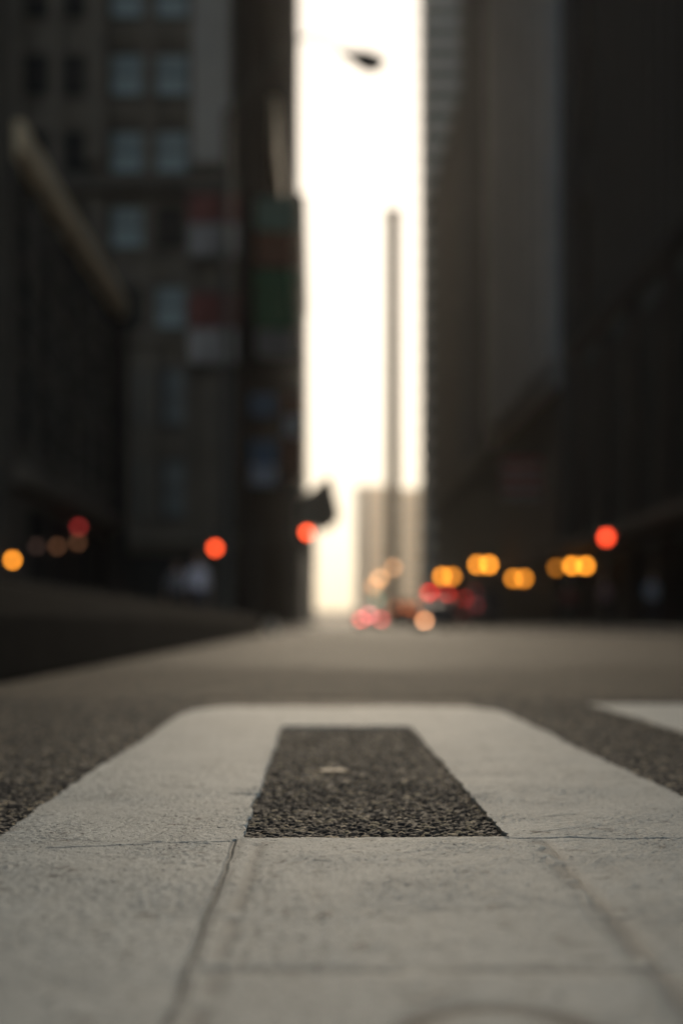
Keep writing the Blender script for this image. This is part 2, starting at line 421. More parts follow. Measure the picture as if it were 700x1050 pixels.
tag(o, 'small pale concrete block on the road beyond the end of the low barrier', 'block')

# ================================================================== BUILDINGS
stone_d = pbr('sooty brown stone', (.082,.077,.066), .85, spec=.15, var=.3, scale=.35, bump=.3, bscale=6)
stone_m = pbr('weathered brown stone', (.135,.122,.10), .85, spec=.15, var=.28, scale=.3, bump=.3, bscale=6)
stone_l = pbr('pale limestone', (.33,.32,.29), .85, var=.15, scale=.4, bump=.2, bscale=6)
cream = pbr('cream cornice stone', (.70,.57,.38), .8, var=.15, scale=.6)
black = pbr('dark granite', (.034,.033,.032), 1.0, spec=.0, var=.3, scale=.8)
dgrey = pbr('dark bronze cladding', (.055,.063,.068), .85, spec=.1, var=.2, scale=.2, stretch=(1, 1, .05))
mgrey = pbr('grey concrete piers', (.39,.43,.445), .85, var=.15, scale=.3)
glass = pbr('painted sky reflection', (.235,.315,.33), .35, var=.4, scale=.18)  # blue-grey sky reflection put into the pane colour
glass_2 = pbr('painted faint reflection', (.12,.15,.155), .4)  # fainter copy of the painted reflection, for lower windows
glass_d = pbr('dark window glass', (.022,.026,.027), .8, spec=.02)
steel = pbr('dark steel', (.03,.03,.03), .5, metal=.3)
def window_proto(parent, axis, w, h, loc, pane, frame_mat):
    """window on a wall: frame with a pane; axis 'y' = wall faces the camera, 'x' = wall faces the street"""
    f = MB(); t = .09
    for (a0, a1, z0, z1) in ((-w/2, w/2, -h/2, -h/2+t), (-w/2, w/2, h/2-t, h/2), (-w/2, -w/2+t, -h/2+t, h/2-t), (w/2-t, w/2, -h/2+t, h/2-t), (-w/2+t, w/2-t, -.04, .04)):
        if axis == 'y': f.box(a0, a1, -.10, .05, z0, z1)
        else: f.box(-.05, .10, a0, a1, z0, z1)
    o = f.build('window', frame_mat, parent, loc=loc)
    p = MB()
    if axis == 'y': p.box(-w/2+t, w/2-t, .0, .04, -h/2+t, h/2-t)
    else: p.box(-.04, .0, -w/2+t, w/2-t, -h/2+t, h/2-t)
    p.build('pane', pane, o)
    return o

# nearest building on the left
t = empty('office_building', (-9, 41, 0), 'tall dark building at the far left edge, nearest of the left side', 'building')
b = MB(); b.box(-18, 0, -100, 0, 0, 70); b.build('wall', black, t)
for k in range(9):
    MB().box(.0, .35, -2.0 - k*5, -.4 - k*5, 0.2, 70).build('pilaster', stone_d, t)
for k in range(8):
    MB().box(.003, .08, -5.2 - k*5, -2.2 - k*5, 4.5, 69).build('window_bay', glass_d, t)
# low building with pale cornice
t = empty('low_building', (-9, 64, 0), 'low dark building with a pale cream cornice band along its roof edge', 'building')
b = MB(); b.box(-16, 0, -22.6, 0, 0, 14.98); b.build('wall', stone_d, t)
b = MB(); b.box(.0, .42, -22.4, .3, 14.12, 15.02); b.box(.0, .25, -22.4, .2, 13.9, 14.118); b.build('cornice', cream, t, bevel=.05)
MB().box(.003, .5, -1.9, .0, 0.15, 13.71).build('corner_pier', black, t, bevel=.05)
MB().box(.003, .4, -22.4, -1.91, 4.4, 5.0).build('belt_course', stone_m, t, bevel=.04)
wp = None
for k in range(6):
    yy = -4.0 - k*3.35
    MB().box(.003, .28, yy - 2.0, yy - 1.4, 5.02, 13.70).build('pilaster', stone_d, t)
    for zz in (7.0, 9.9, 12.6):
        if wp is None: wp = window_proto(t, 'x', 1.5, 2.2, (.06, yy, zz), glass_d, steel)
        else: dup_part(wp, t, (.06, yy, zz))
for k in range(5):
    MB().box(.003, .06, -5.2 - k*3.6, -2.4 - k*3.6, .5, 3.9).build('shop_window', glass_d, t)
# big stone building beyond the cross street
t = empty('stone_office_building', (-4, 73, 0), 'tall brown stone building beyond the cross street with paired blue-grey windows', 'building')
b = MB(); b.box(-26, 0, 0, 226, 0, 136); b.build('wall', stone_m, t)
def fx(px): return PX(px, 73) + 4                       # local x on the front
for (p0, p1, z0, z1, mt, pr) in ((198, 236, 23.8, 136, stone_l, .45), (90, 110, 23.8, 136, stone_m, .5), (147, 160, 5, 62, stone_m, .22), (240, 246, .15, 136, black, .3),
                             (10, 24, 23.8, 136, stone_m, .5), (52, 64, 5, 62, stone_m, .22), (90, 110, 5, 22.6, stone_m, .3), (190, 200, 5, 22.6, stone_m, .3)):
    MB().box(fx(p0), fx(p1), -pr, -.003, z0, z1).build('pier', mt, t, bevel=.05)
for z, hh, pr, mt in ((22.3, .8, .75, stone_d), (14.6, .4, .4, stone_m), (4.3, .6, .5, stone_m), (38.9, .4, .3, stone_m)):
    MB().box(-26, -.01, -pr, -.004, z, z + hh).build('ledge', mt, t, bevel=.06)
for z in (28.1, 32.1, 36.1, 40.1, 44.1):         # pale sills run between the windows
    MB().box(fx(110), fx(198), -.26, -.005, z - 1.9, z - 1.45).build('spandrel', stone_m, t)
wp = None; wd = None
for px in (131, 177, 82, 40):
    for z, kind in ((16.5, 0), (20.6, 2), (24.45, 1), (28.4, 1), (32.4, 1), (36.4, 1), (40.4, 1), (44.4, 1)):
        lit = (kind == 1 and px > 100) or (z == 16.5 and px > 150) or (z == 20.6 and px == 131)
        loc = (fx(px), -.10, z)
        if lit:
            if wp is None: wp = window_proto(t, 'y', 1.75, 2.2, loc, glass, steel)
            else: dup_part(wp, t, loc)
        else:
            if wd is None: wd = window_proto(t, 'y', 1.75, 2.2, loc, glass_d, steel)
            else: dup_part(wd, t, loc)
for z in (7.2, 11.9):
    for p0, p1 in ((140, 166), (167, 193), (30, 85)):
        w = fx(p1) - fx(p0); window_proto(t, 'y', w - .1, 3.0, ((fx(p0) + fx(p1))/2, -.10, z), glass_2 if p0 > 100 else glass_d, steel)
MB().box(fx(205), fx(232), -.3, -.003, 5, 13.5).build('pier', stone_m, t, bevel=.05)
MB().box(fx(130), fx(205), -.10, -.003, .3, 3.9).build('shopfront', glass_d, t)
MB().box(.003, .03, 0, 226, .2, 135.9).build('side_shade_sheet', black, t)  # black sheet added over the stone, shade put into colour
for k in range(24):                                     # street side; black pilasters stand in for shade
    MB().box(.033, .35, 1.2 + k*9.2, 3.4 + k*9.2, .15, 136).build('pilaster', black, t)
    MB().box(.033, .1, 4.0 + k*9.2, 9.6 + k*9.2, 6, 134).build('window_bay', glass_d, t)
MB().box(.36, .9, 39, 64, 37.8, 41.8).build('wall_panel', cream, t)
# far left towers
t = empty('tower_block', (-2.7, 300, 0), 'olive grey tower behind the stone building, its narrow front against the sky', 'building')
b = MB(); b.box(-24, 0, 0, 110, 0, 89.5); b.build('wall', pbr('olive grey stone', (.10,.095,.078), .85, var=.2, scale=.1), t)
for k in range(14):
    MB().box(-22, -.6, -.25, -.003, 8 + k*5.7, 10.6 + k*5.7).build('window_band', glass_d, t)
MB().box(-24.3, .4, -.4, 110.3, 89.5, 91).build('parapet', stone_d, t)
t = empty('low_block', (-1.3, 432, 0), 'low dark block far down the left side of the street below the grey tower', 'building')
b = MB(); b.box(-24, 0, 0, 500, 0, 38); b.build('wall', stone_d, t)
for k in range(6): MB().box(-22, -1, -.3, -.003, 5 + k*5.4, 8 + k*5.4).build('window_band', glass_d, t)
MB().box(-24.3, .5, -.5, 500.5, 38, 39.4).build('parapet', stone_m, t)

# right side -----------------------------------------------------------------
XR = 14.0
def DR(px): return XR*F/(px - VX)
t = empty('office_tower', (XR, 77, 0), 'huge dark bronze clad tower on the right with a long stone podium band', 'building')
b = MB(); b.box(.9, 34, -46, 0, 15.2, 95); b.box(0, 34, -46, 0, 0, 14.9); b.build('wall', dgrey, t)
for k in range(22):
    MB().box(.55, .897, -1.0 - k*2.1, -.72 - k*2.1, 15.3, 95).build('mullion', pbr('bronze fin', (.05,.054,.055), .85, spec=.1), t)
MB().box(-.35, 1.2, -46.3, .4, 14.6, 15.5).build('podium_band', pbr('podium stone', (.030,.031,.031), 1.0, spec=.0, var=.2, scale=.5), t, bevel=.06)
for k in range(7):
    MB().box(-.22, -.003, -2.4 - k*6.4, -1.0 - k*6.4, .15, 14.5).build('pilaster', black, t)
    MB().box(-.08, -.003, -7.0 - k*6.4, -2.6 - k*6.4, 4.6, 13.6).build('window_bay', glass_d, t)
    MB().box(-.08, -.003, -7.0 - k*6.4, -2.6 - k*6.4, .4, 3.4).build('shop_window', glass_d, t)
MB().box(-2.4, -.24, -45.5, -.5, 3.7, 4.15).build('canopy', pbr('canopy metal', (.018,.017,.016), .7, spec=.1), t, bevel=.04)
t = empty('link_block', (XR + 1.8, 85, 0), 'narrow recessed slot of black glass right of the grey piered building', 'building')
MB().box(0, 20, -7.9, 0, 0, 95).build('wall', pbr('black stone', (.007,.007,.007), .9, spec=.05), t)
for z in (25.0, 47.5): MB().box(-.5, -.003, -7.9, -.02, z, z + 2.2).build('spandrel', dgrey, t)
for k in range(14): MB().box(-.05, -.003, -7.4, -.5, 1.5 + k*6.6, 6.4 + k*6.6).build('window_band', glass_d, t)
# grey piered building
def piered(name, label, d0, d1, h, step, pw, mat, prj, back=30, top=None):
    t = empty(name, (XR, d0, 0), label, 'building'); L_ = d1 - d0
    MB().box(.55, back, .01, L_, 0, h).build('wall', dgrey, t)
    n = int(L_/step)
    for k in range(n + 1):
        y = min(k*step, L_ - pw)
        MB().box(.55 - prj, .547, y + .02, y + pw, 16 if mat is not black else .2, h - .3).build('pier', mat, t)
    for k in range(n):
        y = k*step + pw
        MB().box(.42, .546, y + .03, y + step - pw*.0 - .03, 17, h - .5).build('window_bay', glass_d, t)
    MB().box(.12, .545, .02, L_ - .02, 14.5, 15.8).build('ledge', mat, t, bevel=.05)
    MB().box(.2, .543, .02, L_ - .02, .3, 4.2).build('shopfront', glass_d, t)
    MB().box(-.1, back, .015, L_ + .2, h, h + 1.2).build('parapet', mat, t, bevel=.05)
    return t
piered('concrete_tower', 'tall building of broad grey concrete piers, left of the black recessed slot', 85.05, 117, 98, 5.2, 3.1, mgrey, .75)
piered('ribbed_tower', 'tall building with thin grey ribs beyond the broad grey piers', 117.05, 140.5, 96, 2.6, .9, pbr('rib stone', (.10,.112,.12), .85), .5)
piered('brown_block', 'brown stone block with a receding roofline in front of the banded glass tower', 140.55, 178, 51.5, 4.2, 2.2, stone_m, .5)
# banded glass tower
t = empty('glass_tower', (19.6, 264, 0), 'tall glass tower with pale horizontal floor bands at the right edge of the sky', 'building')
MB().box(.3, 38, .3, 9, 0, 150).build('wall', pbr('teal curtain glass', (.03,.05,.053), .5, spec=.2), t)
bw = pbr('pale floor band', (.36,.37,.34), .8)
for k in range(38):
    MB().box(0, 38.2, 0, 9.2, 2 + k*3.9, 3.9 + k*3.9).build('floor_band', bw, t)
# hazy towers at the end of the street
def far_block(name, label, p0, p1, py, D, depth, mat, crown=None):
    t = empty(name, (PX(p0, D), D, 0), label, 'building'); w = PX(p1, D) - PX(p0, D); h = PZ(py, D)
    MB().box(0, w, 0, depth, 0, h).build('wall', mat, t)
    n = min(16, max(3, int(h/9))) if w > 18 else 0
    for k in range(n):
        MB().box(w*.08, w*.92, -.3, -.003, 5 + k*(h - 8)/n, 5 + k*(h - 8)/n + (h - 8)/n*.5).build('window_band', pbr('painted haze glass', (.62,.35,.14), .6), t)  # orange pane colour carries the painted warm haze
    MB().box(-.4, w + .4, -.5, depth + .4, h, h + 1.5).build('parapet', mat, t)
    return t
far_tan = pbr('painted haze tan', (.95,.53,.19), .9); far_dk = pbr('far brown stone', (.12,.08,.04), .9)  # tan of the far blocks has the warm haze painted in
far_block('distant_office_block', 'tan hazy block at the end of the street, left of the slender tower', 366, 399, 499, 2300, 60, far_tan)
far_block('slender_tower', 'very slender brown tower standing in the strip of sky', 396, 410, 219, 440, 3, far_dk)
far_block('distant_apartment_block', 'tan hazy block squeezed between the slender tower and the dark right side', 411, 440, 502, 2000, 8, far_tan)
far_block('shaded_side_block', 'narrow dark block added as the shaded left side of the hazy tan block', 364, 376, 500, 1900, 5, far_dk)  # added block, its dark colour is the tan block's shaded side
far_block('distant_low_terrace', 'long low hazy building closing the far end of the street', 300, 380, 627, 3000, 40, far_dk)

# ================================================================== BANNERS AND FLAGS
def cloth_mesh(w, z0, z1, name, mat, parent, ph, axis='x', n=18, m=10, th=.03):
    """hanging cloth with folds, real thickness"""
    V = []; bm = bmesh.new()
    for s_ in (-1, 1):
        rows = []
        for j in range(m + 1):
            v = j/m; row = []
            for i in range(n + 1):
                u = i/n
                y = .16*math.sin(u*9 + ph + v*1.3)*(.3 + .7*v) + .05*math.sin(u*23 + ph*2) + s_*th/2
                x = u*w + .05*math.sin(v*7 + ph)*v
                row.append(bm.verts.new((x, y, z1 + (z0 - z1)*v - .06*math.sin(u*3.1)*v)))
            rows.append(row)
        V.append(rows)
    for k, rows in enumerate(V):
        for j in range(m):
            for i in range(n):
                q = (rows[j][i], rows[j][i+1], rows[j+1][i+1], rows[j+1][i])
                bm.faces.new(q if k else q[::-1])
    A, B = V
    for j in range(m):
        for i in (0, n): bm.faces.new((A[j][i], A[j+1][i], B[j+1][i], B[j][i]))
    for i in range(n):
        for j in (0, m): bm.faces.new((A[j][i], A[j][i+1], B[j][i+1], B[j][i]))
    o = MB(); o.bm.free(); o.bm = bm
    return o.build(name, mat, parent, smooth=True)
def fabric(name, c): return pbr(name, c, .9, var=.15, scale=2)
red_f = fabric('red cloth', (.15,.048,.044)); white_f = fabric('white cloth', (.31,.305,.30)); grey_f = fabric('grey cloth', (.24,.24,.24))
green_f = fabric('green cloth', (.040,.17,.075)); teal_f = fabric('grey green cloth', (.20,.31,.25)); rust_f = fabric('rust cloth', (.24,.12,.075))
blue_f = fabric('blue cloth', (.075,.17,.30)); dark_f = fabric('dark cloth', (.38,.33,.26)); pale_b = fabric('pale blue cloth', (.42,.50,.62))
def banner(label, p0, p1, D, bands, wall_x, ph):
    """bands: (py_top, py_bottom, material); hung from a bar fixed to the wall"""
    x0 = PX(p0, D); z1 = PZ(bands[0][0], D); z0 = PZ(bands[-1][1], D)
    t = empty('banner', (x0, D, z0), label, 'banner', 'street banners hanging from the stone building')
    w = PX(p1, D) - x0
    for a, b_, mt in bands:
        cloth_mesh(w, PZ(b_, D) - z0 + .0, PZ(a, D) - z0, 'cloth', mt, t, ph)
    bar = MB()
    if wall_x is not None: bar.tube([(wall_x - x0, 0, z1 - z0 + .08), (w + .1, 0, z1 - z0 + .08)], .045)
    else: bar.tube([(-.1, 0, z1 - z0 + .08), (w + .1, 0, z1 - z0 + .08)], .045); bar.tube([(w*.5, 0, z1 - z0 + .08), (w*.5, 72.9 - D, z1 - z0 + .12)], .045)
    bar.build('bracket', steel, t, smooth=True)
    return t
banner('upper red and grey banner on the front of the stone building', 193, 244, 72.0, [(199, 228, red_f), (229, 262, grey_f)], None, .3)
banner('lower red and white banner on the front of the stone building', 194, 243, 72.0, [(301, 336, red_f), (337, 372, white_f)], None, 1.7)
banner('topmost banner in the column beside the sky, grey green over rust', 262, 303, 80, [(203, 236, teal_f), (238, 272, rust_f)], -4.0, .9)
banner('middle banner in the column beside the sky, green with a white foot', 262, 303, 80, [(277, 337, green_f), (338, 366, grey_f)], -4.0, 2.2)
banner('blue banner below the green one in the column beside the sky', 257, 283, 80, [(404, 426, blue_f)], -4.0, 3.1)
banner('lowest banner of the column beside the sky, blue with a pale foot', 257, 284, 80, [(452, 476, blue_f), (477, 497, pale_b)], -4.0, 4.4)
banner('slim rust and pale banner at the outer edge of the column beside the sky', 291, 308, 92, [(404, 424, rust_f), (426, 447, pale_b), (450, 492, rust_f)], -4.0, 5.0)
# dark flag against the sky
D = 82; fr = empty('flag', (PX(299, D), D, 0), 'dark drooping flag silhouetted against the sky above the left traffic light', 'flag')
FX0 = PX(299, D)
MB().tube([(0, 0, 0), (0, 0, PZ(482, D))], .09).build('pole', steel, fr, smooth=True)
MB().tube([(0, 0, PZ(520, D)), (PX(340, D) - FX0, 0, PZ(486, D))], .04).build('staff', steel, fr, smooth=True)
bm = bmesh.new(); n, m = 22, 14; sides = []
for s_ in (-1, 1):
    rows = []
    for j in range(m + 1):
        v = j/m; row = []
        for i in range(n + 1):
            u = i/n
            xt, zt = PX(303 + 36*u, D) - FX0, PZ(516 - 28*u, D)
            xb = PX(304 + (45 - 9*math.sin(u*3.14))*u, D) - FX0
            zb = PZ(552 - 24*u**1.4 - 9*math.sin(u*6.0), D)
            row.append(bm.verts.new((xt + (xb - xt)*v, .16*math.sin(u*12 + v)*v + s_*.02, zt + (zb - zt)*v)))
        rows.append(row)
    sides.append(rows)
for k, rows in enumerate(sides):
    for j in range(m):
        for i in range(n):
            q = (rows[j][i], rows[j][i+1], rows[j+1][i+1], rows[j+1][i]); bm.faces.new(q if k else q[::-1])
A, B = sides
for j in range(m):
    for i in (0, n): bm.faces.new((A[j][i], A[j+1][i], B[j+1][i], B[j][i]))
for i in range(n):
    for j in (0, m): bm.faces.new((A[j][i], A[j][i+1], B[j][i+1], B[j][i]))
o = MB(); o.bm.free(); o.bm = bm; o.build('cloth', dark_f, fr, smooth=True)
# striped flag on the right podium
D = 88; t = empty('flag', (13.9, D, PZ(510, D)), 'dim red and white striped flag hanging from a staff on the dark right side', 'flag')
w = 2.35; zz = PZ(470, D) - PZ(510, D)
for k in range(6):
    cloth_mesh(w, zz - (k + 1)*zz/6, zz - k*zz/6, 'stripe_cloth', fabric('flag red', (.34,.075,.06)) if k % 2 == 0 else white_f, t, .4)
for ch in t.children: ch.location.x = -w - .1
MB().tube([(.6, 0, zz + .1), (-w - .3, 0, zz + .14)], .04).build('staff', steel, t, smooth=True)

# ================================================================== STREET LAMPS
lampmetal = pbr('lamp paint', (.020,.024,.020), .5)
def street_lamp(label, x, D, hgt, reach, drop, head_px, lens, group=None, scale=1.0):
    t = empty('street_lamp', (x, D, 0), label, 'street lamp', group)
    MB().tube([(0,0,0), (0,0,.5), (0,0,.52), (0,0,hgt*.9)], [.16, .15, .10, .075], 14).build('pole', lampmetal, t, smooth=True)
    pts = []
    for k in range(13):
        u = k/12; pts.append((reach*u*.86, 0, hgt*.9 - .1 + (hgt + drop - hgt*.9 + .1)*math.sin(min(1, u*1.25)*math.pi/2) - drop*max(0, (u - .7)/.3)**1.5*.8))
    MB().tube(pts, [.036 - .010*k/12 for k in range(13)], 10).build('arm', lampmetal, t, smooth=True)
    ex, ez = pts[-1][0], pts[-1][2]
    L_ = reach*.14 + .30*scale
    hd = MB()
    def shp(d):
        w = .35 + .65*min(1, max(0, (d.x + 1)/1.25)); return Vector((d.x, d.y*w, d.z*w*(1.0 if d.z < 0 else .62)))
    hd.ell((L_*.52, 0, -.06*scale), (L_*.62, .17*scale, .145*scale), 20, 14, shp)
    h_ = hd.build('lamp_head', lampmetal, t, smooth=True, loc=(ex, 0, ez)); h_.rotation_euler.y = math.radians(13)
    le = MB(); le.ell((L_*.72, 0, -.15*scale), (.19*scale, .11*scale, .09*scale), 16, 10)
    le.build('lens', lens, h_, smooth=True)
    return t
off_lens = pbr('unlit lamp lens', (.03,.03,.03), .2)
D = 29.0
zl = PZ(50, D)
street_lamp('tall street lamp on a bent arm, its unlit head dark against the bright sky', -1.84, D, zl - .05, PX(362, D) + 1.84 + .17, .35, 30, off_lens, scale=1.42)
tan_glow = glow('warm lamp lens', (.40,.19,.075), 6.0)
tan_glow2 = glow('dim warm lamp lens', (.26,.12,.05), 6.0)
def lantern(label, px, py, D, mat, col='street lamps lit at the far end'):
    x = PX(px, D); z = PZ(py, D)
    t = empty('lit_street_lamp', (x, D, 0), label, 'street lamp', col)
    MB().tube([(0,0,0), (0,0,.6), (0,0,.62), (0,0,z - .5)], [.2, .18, .1, .08], 12).build('pole', lampmetal, t, smooth=True)
    r = 3.0*D/F
    MB().ell((0, 0, z), (r, r, r)).build('globe', mat, t, smooth=True)
    MB().tube([(0,0,z - .55), (0,0,z - .5), (0,0,z - r*.95)], [.08, .16, .2], 12).build('collar', lampmetal, t, smooth=True)
lantern('lit globe lamp highest of the three tan glows at the foot of the tan blocks', 403, 582, 178, tan_glow2)
lantern('lit globe lamp in the middle of the three tan glows by the tan blocks', 389, 593, 215, tan_glow)
lantern('lit globe lamp lowest of the three tan glows, farthest down the street', 383, 601, 250, tan_glow2)

# ================================================================== TRAFFIC LIGHTS
sig_body = pbr('signal housing', (.020,.020,.018), .5)
off_a = pbr('unlit amber lens', (.06,.035,.01), .3); off_g = pbr('unlit green lens', (.01,.05,.035), .3); off_r = pbr('unlit red lens', (.06,.01,.01), .3)
def signal(label, px, py, D, mats, arm=None, pole_z=None, r=.16):
    x = PX(px, D); z = PZ(py, D)
    bx = x if arm is None else arm
    t = empty('traffic_light', (bx, D, 0), label, 'traffic light', 'traffic lights')
    dx = x - bx; off = 0 if arm is not None else -.05
    lit = [i for i, m_ in enumerate(mats) if m_][0]
    zc = z + (lit - 1)*.38                               # middle of the housing
    if arm is None:
        MB().tube([(0, .25, 0), (0, .25, .4), (0, .25, .42), (0, .25, zc + .75)], [.14, .12, .065, .06], 12).build('pole', sig_body, t, smooth=True)
        b = MB(); b.box(-.03, .03, .0, .25, zc + .30, zc + .36); b.box(-.03, .03, .0, .25, zc - .36, zc - .30); b.build('bracket', sig_body, t)
    else:
        MB().tube([(0, .25, 0), (0, .25, .4), (0, .25, .42), (0, .25, zc + .9)], [.18, .16, .1, .08], 12).build('pole', sig_body, t, smooth=True)
        MB().tube([(0, .25, zc + .1), (dx*.5, .25, zc + .32), (dx + .3, .25, zc + .36)], [.07, .055, .045], 10).build('mast_arm', sig_body, t, smooth=True)
    h = MB(); h.box(dx - .2, dx + .2, -.14, .17, zc - .59, zc + .59)
    hs = h.build('housing', sig_body, t, bevel=.03)
    for i in range(3):
        zz = zc + .38 - .38*i
        MB().ell((dx, -.15, zz), (r, .05, r), 18, 10).build('lens', mats[i] or (off_r, off_a, off_g)[i], t, smooth=True)
        v = MB(); n = 14; ri, ro_ = .175, .185; pr = []
        for k in range(n + 1):
            a = math.pi*(-.12 + 1.24*k/n); pr.append((dx + ro_*math.cos(a), zz + ro_*math.sin(a)))
        for k in range(n, -1, -1):
            a = math.pi*(-.12 + 1.24*k/n); pr.append((dx + ri*math.cos(a), zz + ri*math.sin(a)))
        v.prism(pr, 'y', -.40, -.141); v.build('visor', sig_body, hs)
    return t
def px_d(r, D): return 2*r*F/D
RED = (1.0, .075, .018)
signal('red traffic light on its own post left of the banner column', 221, 562, 66, [glow('red lens', (.95,.085,.022), px_d(.16, 66)), None, None])
signal('red traffic light on a mast arm beside the strip of sky', 315, 546, 70, [glow('bright red lens', (1.1,.10,.028), px_d(.16, 70)), None, None], arm=PX(262, 70))
signal('red traffic light on the right pavement, brightest and highest on the right', 620, 551, 52, [glow('nearest red lens', (1.25,.09,.03), px_d(.16, 52), 23), None, None])
signal('small green traffic light far down the street behind the braking car', 386, 614, 160, [None, None, glow('green lens', (.015,.05,.035), px_d(.16, 160))])

# ================================================================== WALL LAMPS
AMB = (1.10,.36,.03)
def wall_lamp(label, px, py, D, side, globes, group='amber wall lamps on the buildings'):
    """globes: list of (dpx, material)"""
    xw = side; z = PZ(py, D)
    t = empty('wall_lamp', (xw, D, z), label, 'wall lamp', group)
    s = -1 if side > 0 else 1
    xg = [PX(px + d, D) - xw for d, _ in globes]
    r = 3.1*D/F
    MB().box(min(0, s*.08), max(0, s*.08), -.12, .12, -.3, .3).build('back_plate', steel, t, bevel=.02)
    b = MB()
    far = max(xg, key=abs)
    b.tube([(0, 0, -.1), (far*.5, 0, -r - .16), (far, 0, -r - .1)], .035, 8)
    for x in xg: b.tube([(x, 0, -r - .13), (x, 0, -r*.9)], .06, 8)
    b.build('arm', steel, t, smooth=True)
    for x, (d, m_) in zip(xg, globes):
        MB().ell((x, 0, 0), (r, r, r)).build('globe', m_, t, smooth=True)
    return t
def amb(name, k): return glow(name, tuple(c*k for c in AMB), 6.2)
A1, A2, A3, A4 = amb('amber globe bright', .95), amb('amber globe', .72), amb('amber globe soft', .5), amb('amber globe dim', .2)
xw = XR - .36
def dw(px, x): return x*F/(px - VX)
wall_lamp('twin amber globe wall lamp, rightmost of the right-side lamps and brightest', 593, 580, dw(606, xw - .2), XR - .45, [(-7, A1), (7, A1)])
wall_lamp('single dimmer amber globe wall lamp just left of the brightest twin lamp', 570, 582, dw(577, xw - .2), XR - .45, [(0, A4)])
wall_lamp('low twin amber globe wall lamp left of the single dim lamp', 532, 593, dw(545, xw), XR + .3, [(-6, A3), (5, A3)])
wall_lamp('twin amber globe wall lamp set highest on the right side', 496, 579, dw(508, xw), XR + .3, [(-7, A2), (5, A1)])
wall_lamp('twin amber globe wall lamp nearest the sky on the right side', 458, 591, dw(470, xw), XR + .3, [(-5, A2), (5, A3)])
wall_lamp('single bright amber globe wall lamp at the far left edge', 13, 574, 39.8, -8.64, [(0, amb('left amber globe', .85))])
BR = glow('brown dim globe', (.040,.017,.008), 6.2); BR0 = glow('brown faint globe', (.014,.008,.006), 6.2)
wall_lamp('faintest brown globe wall lamp on the low building with the pale cornice', 38, 560, 8.55*F/287, -8.98, [(0, BR0)])
wall_lamp('dim brown globe wall lamp in the middle of the low building with the pale cornice', 59, 560, 8.55*F/266, -8.98, [(0, BR)])
wall_lamp('dim brown globe wall lamp below the dim red one on the low building', 80, 556, 8.55*F/245, -8.98, [(0, BR)])
wall_lamp('dim red globe wall lamp above a brown one on the low building', 81, 540, 8.50*F/244, -8.98, [(0, glow('dim red globe', (.11,.009,.008), 6.2))])

